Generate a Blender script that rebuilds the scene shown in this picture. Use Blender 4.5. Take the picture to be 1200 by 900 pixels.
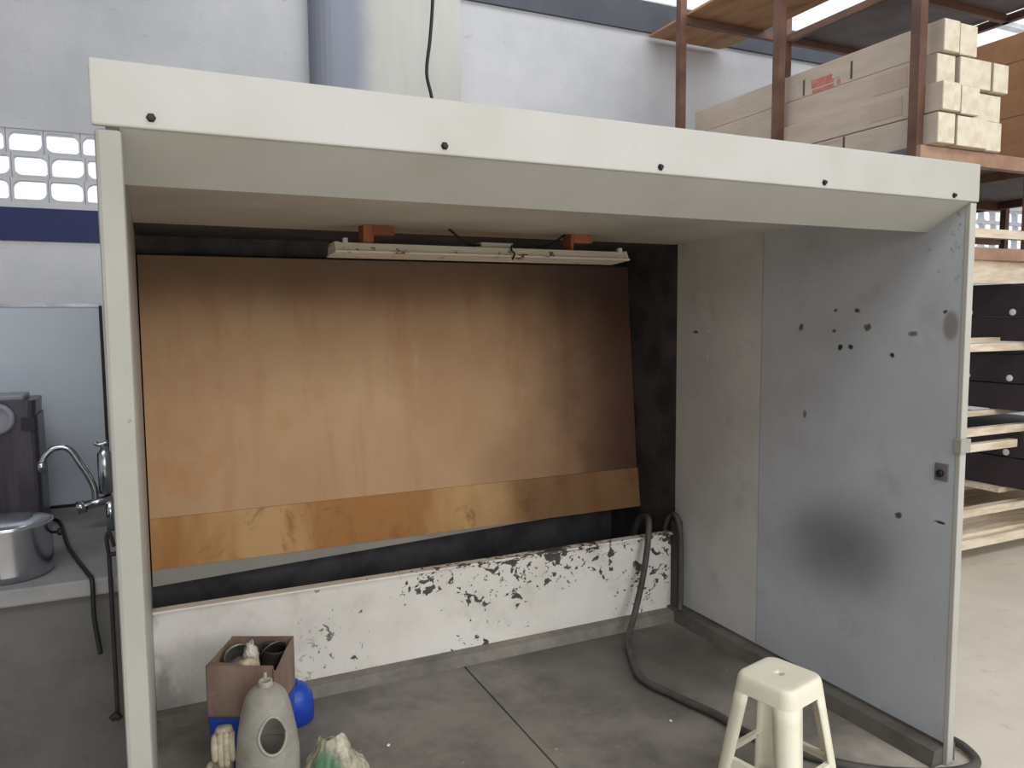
import bpy, bmesh, math, random
from mathutils import Vector, Matrix, noise

for o in list(bpy.data.objects): bpy.data.objects.remove(o, do_unlink=True)
S = bpy.context.scene
COL = S.collection

# ------------------------------------------------------------------ camera
YAW, PITCH, ROLL, FPX = 0.4406, -0.0856, -0.0077, 902.76
CAM = Vector((0.0204, -1.7126, 1.6))
def cam_axes():
    cy, sy, cp, sp = math.cos(YAW), math.sin(YAW), math.cos(PITCH), math.sin(PITCH)
    f = Vector((sy*cp, cy*cp, sp)); r = Vector((cy, -sy, 0)); u = r.cross(f)
    c, s = math.cos(ROLL), math.sin(ROLL)
    return c*r + s*u, c*u - s*r, f
CR, CU, CF = cam_axes()
cd = bpy.data.cameras.new('camera'); cam = bpy.data.objects.new('camera', cd); COL.objects.link(cam)
cd.sensor_fit = 'HORIZONTAL'; cd.sensor_width = 36; cd.lens = FPX/1200*36; cd.clip_start = .05
M = Matrix((CR, CU, -CF)).transposed().to_4x4(); M.translation = CAM
cam.matrix_world = M; S.camera = cam
def ray(x, y): return CF + CR*((x-600)/FPX) - CU*((y-450)/FPX)
def pY(x, y, v): d = ray(x, y); return CAM + d*((v-CAM.y)/d.y)     # pixel -> point on the plane Y = v
def pX(x, y, v): d = ray(x, y); return CAM + d*((v-CAM.x)/d.x)
def pZ(x, y, v): d = ray(x, y); return CAM + d*((v-CAM.z)/d.z)

# ------------------------------------------------------------------ world, lights, exposure
w = bpy.data.worlds.new('sky'); S.world = w; w.use_nodes = True
wb = w.node_tree.nodes['Background']; wb.inputs[0].default_value = (.90, .95, 1, 1); wb.inputs[1].default_value = 1.15
def area(name, loc, target, sx, sy, power, col):
    l = bpy.data.lights.new(name, 'AREA'); l.shape = 'RECTANGLE'; l.size = sx; l.size_y = sy; l.energy = power; l.color = col
    o = bpy.data.objects.new(name, l); COL.objects.link(o); o.location = loc
    o.rotation_euler = (Vector(target)-Vector(loc)).to_track_quat('-Z', 'Y').to_euler(); return o
area('daylight_front', (4.0, -9.9, 4.15), (3.0, 0, 1.8), 11, 2.9, 500, (.985, .985, .985))        # area lamp in the band left open over the added front wall
area('top_lamp_front', (2.0, -3.6, 5.7), (2.0, -3.6, 0), 13, 2.6, 400, (.95, .98, 1))           # unseen lamp added under the closed roof, in place of roof sheets
area('top_lamp_back', (6.0, 2.6, 5.7), (6.0, 2.6, 0), 11, 1.6, 190, (.95, .98, 1))  # second unseen lamp added below the roof, brightening the back wall
S.view_settings.view_transform = 'Standard'; S.view_settings.look = 'None'
S.view_settings.exposure = 0.0; S.view_settings.gamma = 1.0; S.view_settings.use_curve_mapping = False

# ------------------------------------------------------------------ materials
def lin(c): return tuple((v/255/12.92 if v/255 <= .04045 else ((v/255+.055)/1.055)**2.4) for v in c) + (1,)
class NT:
    def __init__(s, name):
        s.m = bpy.data.materials.new(name); s.m.use_nodes = True; s.t = s.m.node_tree
        s.b = s.t.nodes['Principled BSDF']; s.tc = s.t.nodes.new('ShaderNodeTexCoord').outputs['Object']
    def n(s, typ, **kw):
        o = s.t.nodes.new(typ)
        for k, v in kw.items(): setattr(o, k, v)
        return o
    def l(s, a, b): s.t.links.new(a, b)
    def val(s, inp, v):
        if hasattr(v, 'links') or isinstance(v, bpy.types.NodeSocket): s.l(v, inp)
        else: inp.default_value = v
    def scaled(s, sc, off=(0, 0, 0)):
        m = s.n('ShaderNodeMapping'); s.l(s.tc, m.inputs[0]); m.inputs['Scale'].default_value = sc; m.inputs['Location'].default_value = off
        return m.outputs[0]
    def noise(s, scale, detail=4, rough=.6, vec=None, dist=0):
        o = s.n('ShaderNodeTexNoise'); o.inputs['Scale'].default_value = scale; o.inputs['Detail'].default_value = detail
        o.inputs['Roughness'].default_value = rough; o.inputs['Distortion'].default_value = dist
        s.l(vec or s.tc, o.inputs['Vector']); return o.outputs['Fac']
    def ramp(s, v, a, b, lo=0., hi=1.):
        o = s.n('ShaderNodeMapRange', interpolation_type='SMOOTHSTEP'); s.l(v, o.inputs[0])
        for i, x in enumerate((a, b, lo, hi)): o.inputs[i+1].default_value = x
        return o.outputs[0]
    def math(s, op, a, b=0.):
        o = s.n('ShaderNodeMath', operation=op); s.val(o.inputs[0], a); s.val(o.inputs[1], b); return o.outputs[0]
    def mix(s, f, a, b):
        o = s.n('ShaderNodeMix', data_type='RGBA'); s.val(o.inputs[0], f); s.val(o.inputs[6], a); s.val(o.inputs[7], b); return o.outputs[2]
    def spot(s, c, r, soft=.5, wob=0., wscale=6):
        """mask: 1 inside an ellipsoid of radii r round c (object space)"""
        vec = s.scaled(tuple(1/v for v in r), tuple(-a/v for a, v in zip(c, r)))
        o = s.n('ShaderNodeVectorMath', operation='LENGTH'); s.l(vec, o.inputs[0]); d = o.outputs['Value']
        if wob: d = s.math('ADD', d, s.math('MULTIPLY', s.math('SUBTRACT', s.noise(wscale), .5), wob))
        return s.ramp(d, 1-soft, 1+soft, 1, 0)
    def bump(s, h, strength=.2, dist=.01):
        o = s.n('ShaderNodeBump'); o.inputs['Strength'].default_value = strength; o.inputs['Distance'].default_value = dist
        s.l(h, o.inputs['Height']); s.l(o.outputs[0], s.b.inputs['Normal'])
    def done(s, col, rough=.6, metal=0., spec=.5):
        s.val(s.b.inputs['Base Color'], col); s.val(s.b.inputs['Roughness'], rough); s.b.inputs['Metallic'].default_value = metal
        s.b.inputs['Specular IOR Level'].default_value = spec
        return s.m
def plain(name, c, c2=None, rough=.6, metal=0., scale=8, lo=.35, hi=.7, bump=0., spec=.4, stretch=None):
    t = NT(name); c2 = c2 or tuple(int(v*.86) for v in c)
    n = t.noise(scale, 5, .6, t.scaled(stretch) if stretch else None)
    if bump: t.bump(t.noise(scale*6, 3), bump, .004)
    return t.done(t.mix(t.ramp(n, lo, hi), lin(c), lin(c2)), rough, metal, spec)
MT = {}
MT['black'] = plain('black_rubber', (26, 25, 27), rough=.5)
MT['chrome'] = plain('chrome', (190, 192, 198), rough=.18, metal=1)
MT['steel_pot'] = plain('stainless_steel', (205, 208, 216), (180, 184, 194), rough=.22, metal=1, scale=3)
MT['rack'] = plain('rust_brown_paint', (116, 84, 69), (90, 64, 53), rough=.5, scale=5)
MT['rack_pale'] = plain('pale_brown_steel', (176, 142, 120), (150, 116, 96), rough=.5, scale=5)
MT['carton'] = plain('pale_carton', (200, 184, 170), (188, 170, 155), rough=.8, scale=4, stretch=(3, .6, 3))
MT['carton_end'] = plain('cream_carton_end', (234, 224, 202), (216, 203, 178), rough=.85, scale=14)
MT['carton_brown'] = plain('tan_carton', (196, 150, 112), (176, 130, 96), rough=.8, scale=4)
MT['ply'] = plain('plywood', (186, 146, 108), (150, 108, 76), rough=.7, scale=3, stretch=(2.5, .7, 1), lo=.42, hi=.72)
MT['grey_sheet'] = plain('grey_sheet', (128, 122, 122), (100, 96, 100), rough=.6, scale=2)
MT['dark_box'] = plain('dark_plum_steel', (58, 48, 54), (48, 40, 46), rough=.5, scale=4)
MT['white_plug'] = plain('white_plastic', (240, 238, 235), rough=.4)
MT['pale_wood'] = plain('pale_wood', (232, 218, 196), (200, 180, 152), rough=.7, scale=4, stretch=(1, 6, 6))
MT['red_ink'] = plain('red_ink', (190, 110, 100), (196, 140, 128), rough=.9, scale=30)
MT['faint_ink'] = plain('faint_pink_ink', (194, 172, 158), (186, 164, 150), rough=.9)
MT['grey_ink'] = plain('grey_ink', (96, 84, 80), rough=.9)
MT['blue_plastic'] = plain('blue_plastic', (40, 84, 190), (30, 62, 160), rough=.35, scale=6)
MT['wood_block'] = plain('reddish_wood', (176, 112, 76), (140, 84, 58), rough=.7, scale=12)
MT['stool'] = plain('ivory_plastic', (240, 234, 214), (232, 225, 202), rough=.38, scale=5)
MT['appliance'] = plain('dark_violet_plastic', (70, 64, 74), (50, 46, 54), rough=.3, scale=4, stretch=(9, 9, .6))
MT['appliance_grey'] = plain('grey_plastic', (140, 136, 148), rough=.35)
MT['plastic_clear'] = plain('milky_plastic', (205, 200, 190), (170, 162, 150), rough=.25, scale=20)
MT['cream_lump'] = plain('cream_rag', (206, 190, 160), (176, 158, 130), rough=.9, scale=30)
MT['tin'] = plain('dull_tin', (160, 156, 148), (110, 104, 96), rough=.38, metal=.7, scale=18)
MT['dark_tin'] = plain('dark_tin', (56, 50, 46), (34, 31, 30), rough=.5, metal=.3, scale=14)
MT['hose'] = plain('grey_hose', (88, 84, 80), (62, 59, 57), rough=.55, scale=9)
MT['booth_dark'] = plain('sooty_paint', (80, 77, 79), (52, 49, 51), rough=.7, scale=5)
MT['rod'] = plain('dark_iron', (56, 52, 50), (40, 37, 36), rough=.6, metal=.4)
MT['navy'] = plain('navy_paint', (32, 41, 90), (27, 34, 76), rough=.6, scale=3)
MT['beam'] = plain('slate_grey_paint', (78, 82, 92), (68, 72, 82), rough=.6, scale=2)
MT['white_frame'] = plain('white_frame', (225, 226, 228), rough=.5)
MT['roof'] = plain('zinc_roof', (150, 152, 156), rough=.5, scale=2)
MT['glove'] = plain('cream_cotton', (190, 180, 156), (150, 140, 118), rough=.95, scale=22)
MT['sheet_panel'] = plain('grey_laminate', (186, 193, 203), (176, 183, 193), rough=.35, scale=1.5)

def wall_paint():
    t = NT('whitewashed_block')
    base = t.mix(t.ramp(t.noise(1.1, 6), .35, .75), lin((203, 203, 206)), lin((184, 186, 191)))
    base = t.mix(t.ramp(t.noise(7, 5, .7, t.scaled((1, 1, 3))), .60, .78), base, lin((172, 173, 177)))
    br = t.n('ShaderNodeTexBrick'); br.inputs['Scale'].default_value = 1; br.inputs['Mortar Size'].default_value = .006
    br.inputs['Brick Width'].default_value = .4; br.inputs['Row Height'].default_value = .2; br.inputs['Mortar Smooth'].default_value = .6
    sw = t.n('ShaderNodeSeparateXYZ'); t.l(t.tc, sw.inputs[0]); cb = t.n('ShaderNodeCombineXYZ')
    t.l(sw.outputs[0], cb.inputs[0]); t.l(sw.outputs[2], cb.inputs[1]); t.l(cb.outputs[0], br.inputs['Vector'])
    inv = t.math('SUBTRACT', 1., br.outputs['Fac'])
    t.bump(t.math('ADD', t.math('MULTIPLY', inv, .5), t.noise(18, 4)), .12, .012)
    return t.done(base, .85, 0, .2)
MT['wall'] = wall_paint()
def column_paint():
    t = NT('column_paint')
    n = t.noise(1.6, 6, .65, t.scaled((1.6, 1.6, .35)))
    base = t.mix(t.ramp(n, .35, .7), lin((197, 196, 191)), lin((183, 182, 177)))
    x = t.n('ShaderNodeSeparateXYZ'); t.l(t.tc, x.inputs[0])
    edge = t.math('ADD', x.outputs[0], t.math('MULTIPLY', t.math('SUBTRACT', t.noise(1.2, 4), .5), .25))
    base = t.mix(t.ramp(edge, .26, .46, 1, 0), base, lin((142, 147, 160)))     # blue-grey towards the left side, with an uneven edge
    t.bump(t.noise(14, 4), .1, .01)
    return t.done(base, .8, 0, .2)
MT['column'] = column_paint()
def floor_mat():
    t = NT('worn_concrete')
    base = t.mix(t.ramp(t.noise(.9, 6, .65), .3, .75), lin((220, 210, 195)), lin((202, 191, 175)))
    base = t.mix(t.ramp(t.noise(9, 6, .7), .55, .8), base, lin((182, 172, 157)))
    # trodden-in overspray and dirt on the floor of the booth
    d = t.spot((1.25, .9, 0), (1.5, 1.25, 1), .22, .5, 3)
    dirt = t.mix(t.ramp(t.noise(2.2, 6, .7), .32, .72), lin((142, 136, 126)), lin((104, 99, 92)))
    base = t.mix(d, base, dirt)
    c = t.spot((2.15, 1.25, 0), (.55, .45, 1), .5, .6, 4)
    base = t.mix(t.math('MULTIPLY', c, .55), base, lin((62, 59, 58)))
    sp = t.ramp(t.noise(38, 2, .5), .74, .77)
    base = t.mix(t.math('MULTIPLY', sp, .55), base, lin((214, 208, 198)))
    t.bump(t.noise(30, 5), .15, .004)
    return t.done(base, t.ramp(t.noise(3), .3, .7, .42, .7), 0, .4)
MT['floor'] = floor_mat()
def concrete(name, a, b, dark=(70, 66, 64)):
    t = NT(name)
    base = t.mix(t.ramp(t.noise(3, 6, .7), .3, .72), lin(a), lin(b))
    base = t.mix(t.ramp(t.noise(9, 4, .6, t.scaled((1, 1, .5)), .6), .70, .76), base, lin(dark))
    t.bump(t.noise(24, 5), .3, .005)
    return t.done(base, .85, 0, .25)
MT['counter'] = concrete('counter_cement', (102, 100, 98), (84, 82, 80), (48, 46, 45))
MT['counter_top'] = concrete('counter_top_cement', (150, 149, 148), (128, 127, 126))
MT['curb_dark'] = concrete('grimy_curb_cement', (116, 111, 104), (82, 78, 74))
MT['curb'] = concrete('curb_cement', (150, 144, 134), (108, 103, 96))
def cream(name, a, b, dirt=(150, 143, 124), amount=.35):
    t = NT(name)
    base = t.mix(t.ramp(t.noise(1.8, 5, .6), .35, .72), lin(a), lin(b))
    g = t.ramp(t.noise(7, 6, .7, t.scaled((.6, 1, 1))), .60, .82)
    base = t.mix(t.math('MULTIPLY', g, amount), base, lin(dirt))
    k = t.ramp(t.noise(26, 3, .6), .76, .79)
    base = t.mix(t.math('MULTIPLY', k, .5), base, lin((110, 104, 92)))
    return t.done(base, .45, 0, .4)
MT['cream'] = cream('cream_enamel', (186, 184, 178), (176, 174, 165))
MT['cream_in'] = cream('cream_enamel_dusty', (205, 202, 192), (184, 180, 170))
MT['edge'] = cream('cream_edge', (166, 164, 155), (152, 150, 141))
def wall_panel(front):
    t = NT('booth_wall_front' if front else 'booth_wall_rear')
    if front: base = t.mix(t.ramp(t.noise(1.7, 5), .3, .72), lin((190, 195, 202)), lin((174, 178, 185)))
    else: base = t.mix(t.ramp(t.noise(1.9, 5), .3, .72), lin((206, 206, 204)), lin((188, 188, 187)))
    base = t.mix(t.math('MULTIPLY', t.ramp(t.noise(5, 6, .7), .52, .8), .5), base, lin((150, 149, 148)))
    if front:
        m = t.spot((2.525, .47, .69), (1, .20, .150), .95, .5, 5)             # black overspray cloud
        base = t.mix(t.math('MULTIPLY', m, .55), base, lin((62, 62, 61)))
        m = t.spot((2.525, .62, .60), (1, .26, .16), .8, .6, 5)
        base = t.mix(t.math('MULTIPLY', m, .3), base, lin((70, 69, 68)))
        m = t.spot((2.525, .05, 1.56), (1, .028, .05), .3, .3, 20)             # brown patch
        base = t.mix(t.math('MULTIPLY', m, .7), base, lin((118, 108, 96)))
        for px, py, ry, rz, c in ((939, 384, .012, .016, (100, 98, 88)), (979, 364, .009, .007, (70, 70, 68)), (1005, 364, .011, .008, (70, 70, 68)),
                                  (977, 388, .011, .007, (90, 88, 80)), (1017, 384, .017, .013, (92, 92, 80)), (985, 407, .011, .011, (40, 40, 40)),
                                  (997, 407, .011, .010, (44, 44, 44)), (1046, 416, .010, .008, (46, 46, 46)), (1069, 391, .019, .010, (110, 108, 100)), (1108, 365, .008, .006, (70, 70, 70)),
                                  (943, 485, .008, .016, (110, 110, 110)), (1101, 612, .020, .005, (60, 60, 60)), (1053, 604, .012, .012, (80, 80, 80))):
            p = pX(px, py, 2.525)
            base = t.mix(t.spot((2.525, p.y, p.z), (1, ry, rz), .35, 2.4, 45), base, lin(c))
        m = t.math('MULTIPLY', t.ramp(t.noise(13, 6, .75), .56, .66), t.spot((2.525, .06, 1.86), (1, .09, .15), .5))
        base = t.mix(m, base, lin((92, 94, 98)))
    else:
        for px, py, ry, rz, c in ((815, 389, .020, .007, (80, 78, 76)), (830, 388, .007, .006, (220, 220, 216)), (829, 419, .006, .006, (220, 220, 216))):
            p = pX(px, py, 2.525); base = t.mix(t.spot((2.525, p.y, p.z), (1, ry, rz), .3, .5, 60), base, lin(c))
    return t.done(base, .5, 0, .35)
MT['wall_front'] = wall_panel(True); MT['wall_rear'] = wall_panel(False)
def back_panel():
    t = NT('stained_tan_panel')
    base = t.mix(t.ramp(t.noise(1.3, 5), .3, .7), lin((206, 168, 126)), lin((192, 150, 110)))
    st = t.noise(3.2, 6, .65, t.scaled((2.2, 1, .35)))
    base = t.mix(t.math('MULTIPLY', t.ramp(st, .48, .75), .42), base, lin((186, 126, 78)))
    base = t.mix(t.math('MULTIPLY', t.ramp(t.noise(2.3, 5, .6), .6, .8), .55), base, lin((198, 132, 66)))
    # overspray builds up to one end; shade along the top edge is painted in
    sx = t.n('ShaderNodeSeparateXYZ'); t.l(t.tc, sx.inputs[0])
    rx = t.ramp(t.math('ADD', sx.outputs[0], t.math('MULTIPLY', t.math('SUBTRACT', t.noise(1.5, 4), .5), .9)), 1.35, 2.55)
    base = t.mix(t.math('MULTIPLY', rx, .92), base, lin((74, 44, 36)))
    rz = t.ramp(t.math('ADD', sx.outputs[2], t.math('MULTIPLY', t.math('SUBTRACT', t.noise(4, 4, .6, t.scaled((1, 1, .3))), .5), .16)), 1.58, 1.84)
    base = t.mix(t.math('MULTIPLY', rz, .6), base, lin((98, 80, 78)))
    ln = t.math('MULTIPLY', t.ramp(t.noise(9, 3, .5, t.scaled((1, 1, .8))), .5, .62), t.spot((1.23, 1.96, 1.5), (.013, 1, .24), .4))
    base = t.mix(t.math('MULTIPLY', ln, .18), base, lin((226, 206, 176)))  # faint highlight line painted into the sheet colour
    return t.done(base, .55, 0, .35)
MT['back_panel'] = back_panel()
def band_mat():
    t = NT('rust_stained_band')
    base = t.mix(t.ramp(t.noise(1.6, 5, .6, t.scaled((1, 1, .2))), .42, .6), lin((206, 164, 112)), lin((176, 122, 66)))
    base = t.mix(t.math('MULTIPLY', t.ramp(t.noise(5, 5, .7, None, .8), .55, .7), .7), base, lin((150, 98, 48)))
    sx = t.n('ShaderNodeSeparateXYZ'); t.l(t.tc, sx.inputs[0])
    rx = t.ramp(t.math('ADD', sx.outputs[0], t.math('MULTIPLY', t.math('SUBTRACT', t.noise(2.5, 4), .5), .8)), 1.45, 2.0)
    base = t.mix(t.math('MULTIPLY', rx, .7), base, lin((92, 62, 40)))
    return t.done(base, .6, 0, .3)
MT['band'] = band_mat()
def trough_mat():
    t = NT('chipped_white_paint')
    base = t.mix(t.ramp(t.noise(2, 5), .35, .7), lin((242, 237, 228)), lin((228, 222, 211)))
    sx = t.n('ShaderNodeSeparateXYZ'); t.l(t.tc, sx.inputs[0]); x, z = sx.outputs[0], sx.outputs[2]
    base = t.mix(t.math('MULTIPLY', t.ramp(t.noise(4, 6, .7), .5, .8), .35), base, lin((176, 166, 150)))
    patch = t.math('ADD', t.math('MULTIPLY', t.ramp(t.noise(2.6, 3, .5, t.scaled((1, 1, 1.5))), .36, .60), .13), t.math('MULTIPLY', t.ramp(z, .40, .46), .035))
    patch = t.math('ADD', patch, t.math('MULTIPLY', t.ramp(x, .8, 1.7), .03))
    ch = t.math('ADD', t.noise(13, 4, .6, t.scaled((1, 1, 1.2)), .6), patch)
    ch2 = t.math('ADD', t.noise(30, 3, .6, None, .4), patch)
    chip = t.math('MAXIMUM', t.ramp(ch, .722, .748), t.ramp(ch2, .742, .762))
    chip = t.math('MULTIPLY', chip, t.ramp(x, .45, .75))
    base = t.mix(chip, base, lin((84, 78, 75)))
    l = t.math('MULTIPLY', t.ramp(x, .0, .22, 1, 0), t.ramp(t.noise(5, 5, .6, t.scaled((1, 1, .5))), .42, .6))
    base = t.mix(t.math('MULTIPLY', l, .75), base, lin((140, 138, 132)))
    t.bump(t.math('SUBTRACT', 1., chip), .25, .004)
    return t.done(base, .5, 0, .35)
MT['trough'] = trough_mat()
def fixture_mat():
    t = NT('peeling_cream_enamel')
    sx = t.n('ShaderNodeSeparateXYZ'); t.l(t.tc, sx.inputs[0])
    n = t.math('ADD', t.noise(11, 5, .65, t.scaled((1, 1, 1.6))), t.math('MULTIPLY', t.ramp(sx.outputs[0], 1.0, 1.35), .09))
    base = t.mix(t.ramp(t.noise(3), .3, .7), lin((240, 233, 220)), lin((228, 219, 203)))
    base = t.mix(t.ramp(n, .61, .64), base, lin((120, 92, 66)))
    return t.done(base, .5, 0, .4)
MT['fixture'] = fixture_mat()
def jug_mat():
    t = NT('grimy_jug_plastic')
    base = t.mix(t.ramp(t.noise(9, 5, .65), .3, .72), lin((176, 170, 156)), lin((150, 143, 131)))
    base = t.mix(t.math('MULTIPLY', t.ramp(t.noise(17, 5, .7), .56, .76), .6), base, lin((168, 142, 122)))
    t.b.inputs['Subsurface Weight'].default_value = .45; t.b.inputs['Subsurface Radius'].default_value = (.05, .045, .04); t.b.inputs['Subsurface Scale'].default_value = 1.
    return t.done(base, .5, 0, .4)
MT['jug'] = jug_mat()
def box_mat():
    t = NT('old_brown_carton')
    base = t.mix(t.ramp(t.noise(7, 5, .6, t.scaled((1, 1, .4))), .35, .7), lin((150, 128, 114)), lin((127, 103, 93)))
    base = t.mix(t.ramp(t.noise(16, 4), .62, .74), base, lin((150, 130, 112)))
    return t.done(base, .9, 0, .15)
MT['box'] = box_mat()
def bag_mat():
    t = NT('dirty_bag')
    base = t.mix(t.ramp(t.noise(13, 5, .7), .38, .62), lin((196, 190, 166)), lin((140, 132, 112)))
    base = t.mix(t.ramp(t.noise(9, 4, .6), .58, .70), base, lin((84, 74, 64)))
    g = t.math('MULTIPLY', t.spot((-.055, -.075, .13), (.05, .07, .07), .4, .8, 20), .8)
    base = t.mix(g, base, lin((66, 124, 92)))
    return t.done(base, .45, 0, .4)
MT['bag'] = bag_mat()

# ------------------------------------------------------------------ mesh helpers
class MB:
    def __init__(s): s.v, s.f, s.sm = [], [], []
    def add(s, vs, fs, smooth=False):
        o = len(s.v); s.v += [tuple(v) for v in vs]; s.f += [tuple(i+o for i in f) for f in fs]; s.sm += [smooth]*len(fs); return s
    def box(s, a, b):
        (x0, y0, z0), (x1, y1, z1) = a, b
        return s.add([(x0,y0,z0),(x1,y0,z0),(x1,y1,z0),(x0,y1,z0),(x0,y0,z1),(x1,y0,z1),(x1,y1,z1),(x0,y1,z1)],
                     [(0,3,2,1),(4,5,6,7),(0,1,5,4),(1,2,6,5),(2,3,7,6),(3,0,4,7)])
    def prism(s, poly, d):
        """extrude a 3-D polygon along vector d"""
        n = len(poly); P = [Vector(p) for p in poly]; D = Vector(d)
        return s.add(P + [p+D for p in P], [tuple(range(n))[::-1], tuple(range(n, 2*n))] + [(i, (i+1) % n, n+(i+1) % n, n+i) for i in range(n)])
    def loft(s, rings, close=(True, True), smooth=True):
        n = len(rings[0]); vs = [p for r in rings for p in r]; fs = []
        for k in range(len(rings)-1):
            for i in range(n):
                j = (i+1) % n; fs.append((k*n+i, k*n+j, (k+1)*n+j, (k+1)*n+i))
        if close[0]: fs.append(tuple(range(n))[::-1])
        if close[1]: fs.append(tuple((len(rings)-1)*n+i for i in range(n)))
        return s.add(vs, fs, smooth)
    def lathe(s, prof, c=(0,0,0), n=32, close=(True, True), smooth=True, ex=(1, 1)):
        return s.loft([[(c[0]+ex[0]*r*math.cos(2*math.pi*i/n), c[1]+ex[1]*r*math.sin(2*math.pi*i/n), c[2]+z) for i in range(n)] for r, z in prof], close, smooth)
    def tube(s, pts, r, n=10, samples=0, closed=False):
        P = [Vector(p) for p in pts]
        if samples: P = spline(P, samples)
        rings = []; up = None
        for i, p in enumerate(P):
            t = (P[min(i+1, len(P)-1)] - P[max(i-1, 0)]).normalized()
            if up is None:
                up = t.orthogonal().normalized()
            up = (up - t*up.dot(t)).normalized(); b = t.cross(up)
            rr = r[i] if isinstance(r, (list, tuple)) else r
            rings.append([p + (up*math.cos(2*math.pi*k/n) + b*math.sin(2*math.pi*k/n))*rr for k in range(n)])
        return s.loft(rings)
    def bar(s, a, b, w, h, up=(0, 0, 1)):
        a, b = Vector(a), Vector(b); t = (b-a).normalized(); u = Vector(up); u = (u - t*u.dot(t)).normalized(); sd = t.cross(u)
        q = lambda p: [p+sd*w/2+u*h/2, p-sd*w/2+u*h/2, p-sd*w/2-u*h/2, p+sd*w/2-u*h/2]
        return s.loft([q(a), q(b)], smooth=False)
    def build(s, name, mat, parent=None, origin=None, bevel=0., loc=None, rot=None):
        org = Vector(origin) if origin is not None else (Vector(parent['_org']) if parent is not None and '_org' in parent else Vector((0, 0, 0)))
        me = bpy.data.meshes.new(name); me.from_pydata([Vector(v)-org for v in s.v], [], s.f)
        me.polygons.foreach_set('use_smooth', s.sm); me.materials.append(MT[mat] if isinstance(mat, str) else mat)
        bm = bmesh.new(); bm.from_mesh(me); bmesh.ops.recalc_face_normals(bm, faces=bm.faces); bm.to_mesh(me); bm.free(); me.update()
        o = bpy.data.objects.new(name, me); COL.objects.link(o)
        if parent is not None: o.parent = parent
        else: o.location = org
        if loc is not None: o.location = loc
        if rot is not None: o.rotation_euler = rot
        if bevel:
            m = o.modifiers.new('bevel', 'BEVEL'); m.width = bevel; m.segments = 2; m.limit_method = 'ANGLE'
        return o
def spline(P, k):
    out = []
    for i in range(len(P)-1):
        a, b, c, d = P[max(i-1, 0)], P[i], P[i+1], P[min(i+2, len(P)-1)]
        for j in range(k):
            t = j/k
            out.append(.5*((2*b) + (c-a)*t + (2*a-5*b+4*c-d)*t*t + (3*b-a-3*c+d)*t**3))
    return out + [P[-1]]
def rrect(cx, cy, hx, hy, r, z, k=4, rot=0):
    out = []
    for qx, qy, a0 in ((1, 1, 0), (-1, 1, 90), (-1, -1, 180), (1, -1, 270)):
        for i in range(k+1):
            a = math.radians(a0 + 90*i/k); out.append(((hx-r)*qx + r*math.cos(a), (hy-r)*qy + r*math.sin(a)))
    c, s = math.cos(rot), math.sin(rot)
    return [(cx + x*c - y*s, cy + x*s + y*c, z) for x, y in out]
def tag(o, label, cat, group=None):
    o['label'] = label; o['category'] = cat
    if group: o['group'] = group
    return o
def thing(name, loc, label, cat, group=None, rz=0):
    e = bpy.data.objects.new(name, None); COL.objects.link(e); e.location = loc; e.rotation_euler.z = rz; e.empty_display_size = .1
    e['_org'] = tuple(loc) if not rz else (0., 0., 0.)
    return tag(e, label, cat, group)
def struct(o, label=None):
    o['kind'] = 'structure'
    if label: o['label'] = label
    return o
def sub(o, part):                      # let a sub-part share the coordinates of its part
    if '_org' in part.parent: o['_org'] = part.parent['_org']
    return o
def B(a, b): return MB().box(a, b)

# ------------------------------------------------------------------ setting
WY = 4.3                                # inner face of the back wall
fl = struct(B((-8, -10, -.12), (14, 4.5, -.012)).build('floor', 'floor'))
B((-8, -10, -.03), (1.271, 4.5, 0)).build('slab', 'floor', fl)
B((1.279, -10, -.03), (14, 4.5, 0)).build('slab', 'floor', fl)
ZB0, ZB1 = 2.13, 2.345                  # navy stripe
ZC0, ZC1 = 2.385, 2.855                 # breeze-block strip
ZT0, ZT1 = 4.165, 4.43                  # beam
wl = MB().box((-8, WY, 0), (14, WY+.18, ZC0)).box((-8, WY, ZC1), (14, WY+.18, ZT0))
wl.box((.75, WY, ZC0), (7.4, WY+.18, ZC1)).box((-8, WY, ZC0), (-1.81, WY+.18, ZC1)).box((12.6, WY, ZC0), (14, WY+.18, ZC1))
struct(wl.build('wall_back', 'wall'))
struct(B((-8, WY-.015, ZB0), (1.2, WY+.01, ZB1)).build('trim_1', 'navy'))
struct(B((-8, WY-.03, ZT0), (14, WY+.2, ZT1)).build('trim_2', 'beam'))
struct(MB().box((-8, WY+.02, ZT1), (14, WY+.12, ZT1+.035)).box((-8, WY+.02, 5.0), (14, WY+.12, 5.06)).build('trim_3', 'white_frame'))
struct(B((-8, -10, 5.9), (14, 4.8, 5.98)).build('ceiling', 'roof'))
struct(B((-8.2, -10, 0), (-8, 4.5, 5.95)).build('wall_left', 'wall'))
struct(B((-8, -10.2, 0), (14, -10, 2.6)).build('wall_front', 'wall'))  # unseen wall, added so that light enters only from high up
struct(B((14, -10, 0), (14.2, 4.5, 5.95)).build('wall_right', 'wall'))
# pier: broad column with a rounded left corner
cx0, cx1, cyf = 1.20, 2.32, 4.05
ring = [(cx0, WY+.02), (cx0, cyf+.16)] + [(cx0+.16-.16*math.cos(math.radians(a)), cyf+.16-.16*math.sin(math.radians(a))) for a in (15, 30, 45, 60, 75)] + [(cx0+.16, cyf), (cx1, cyf), (cx1, WY+.02)]
struct(MB().loft([[(x, y, 0) for x, y in ring], [(x, y, 5.85) for x, y in ring]], smooth=False).build('wall_pier', 'column', origin=(cx0, cyf, 0)))
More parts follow.
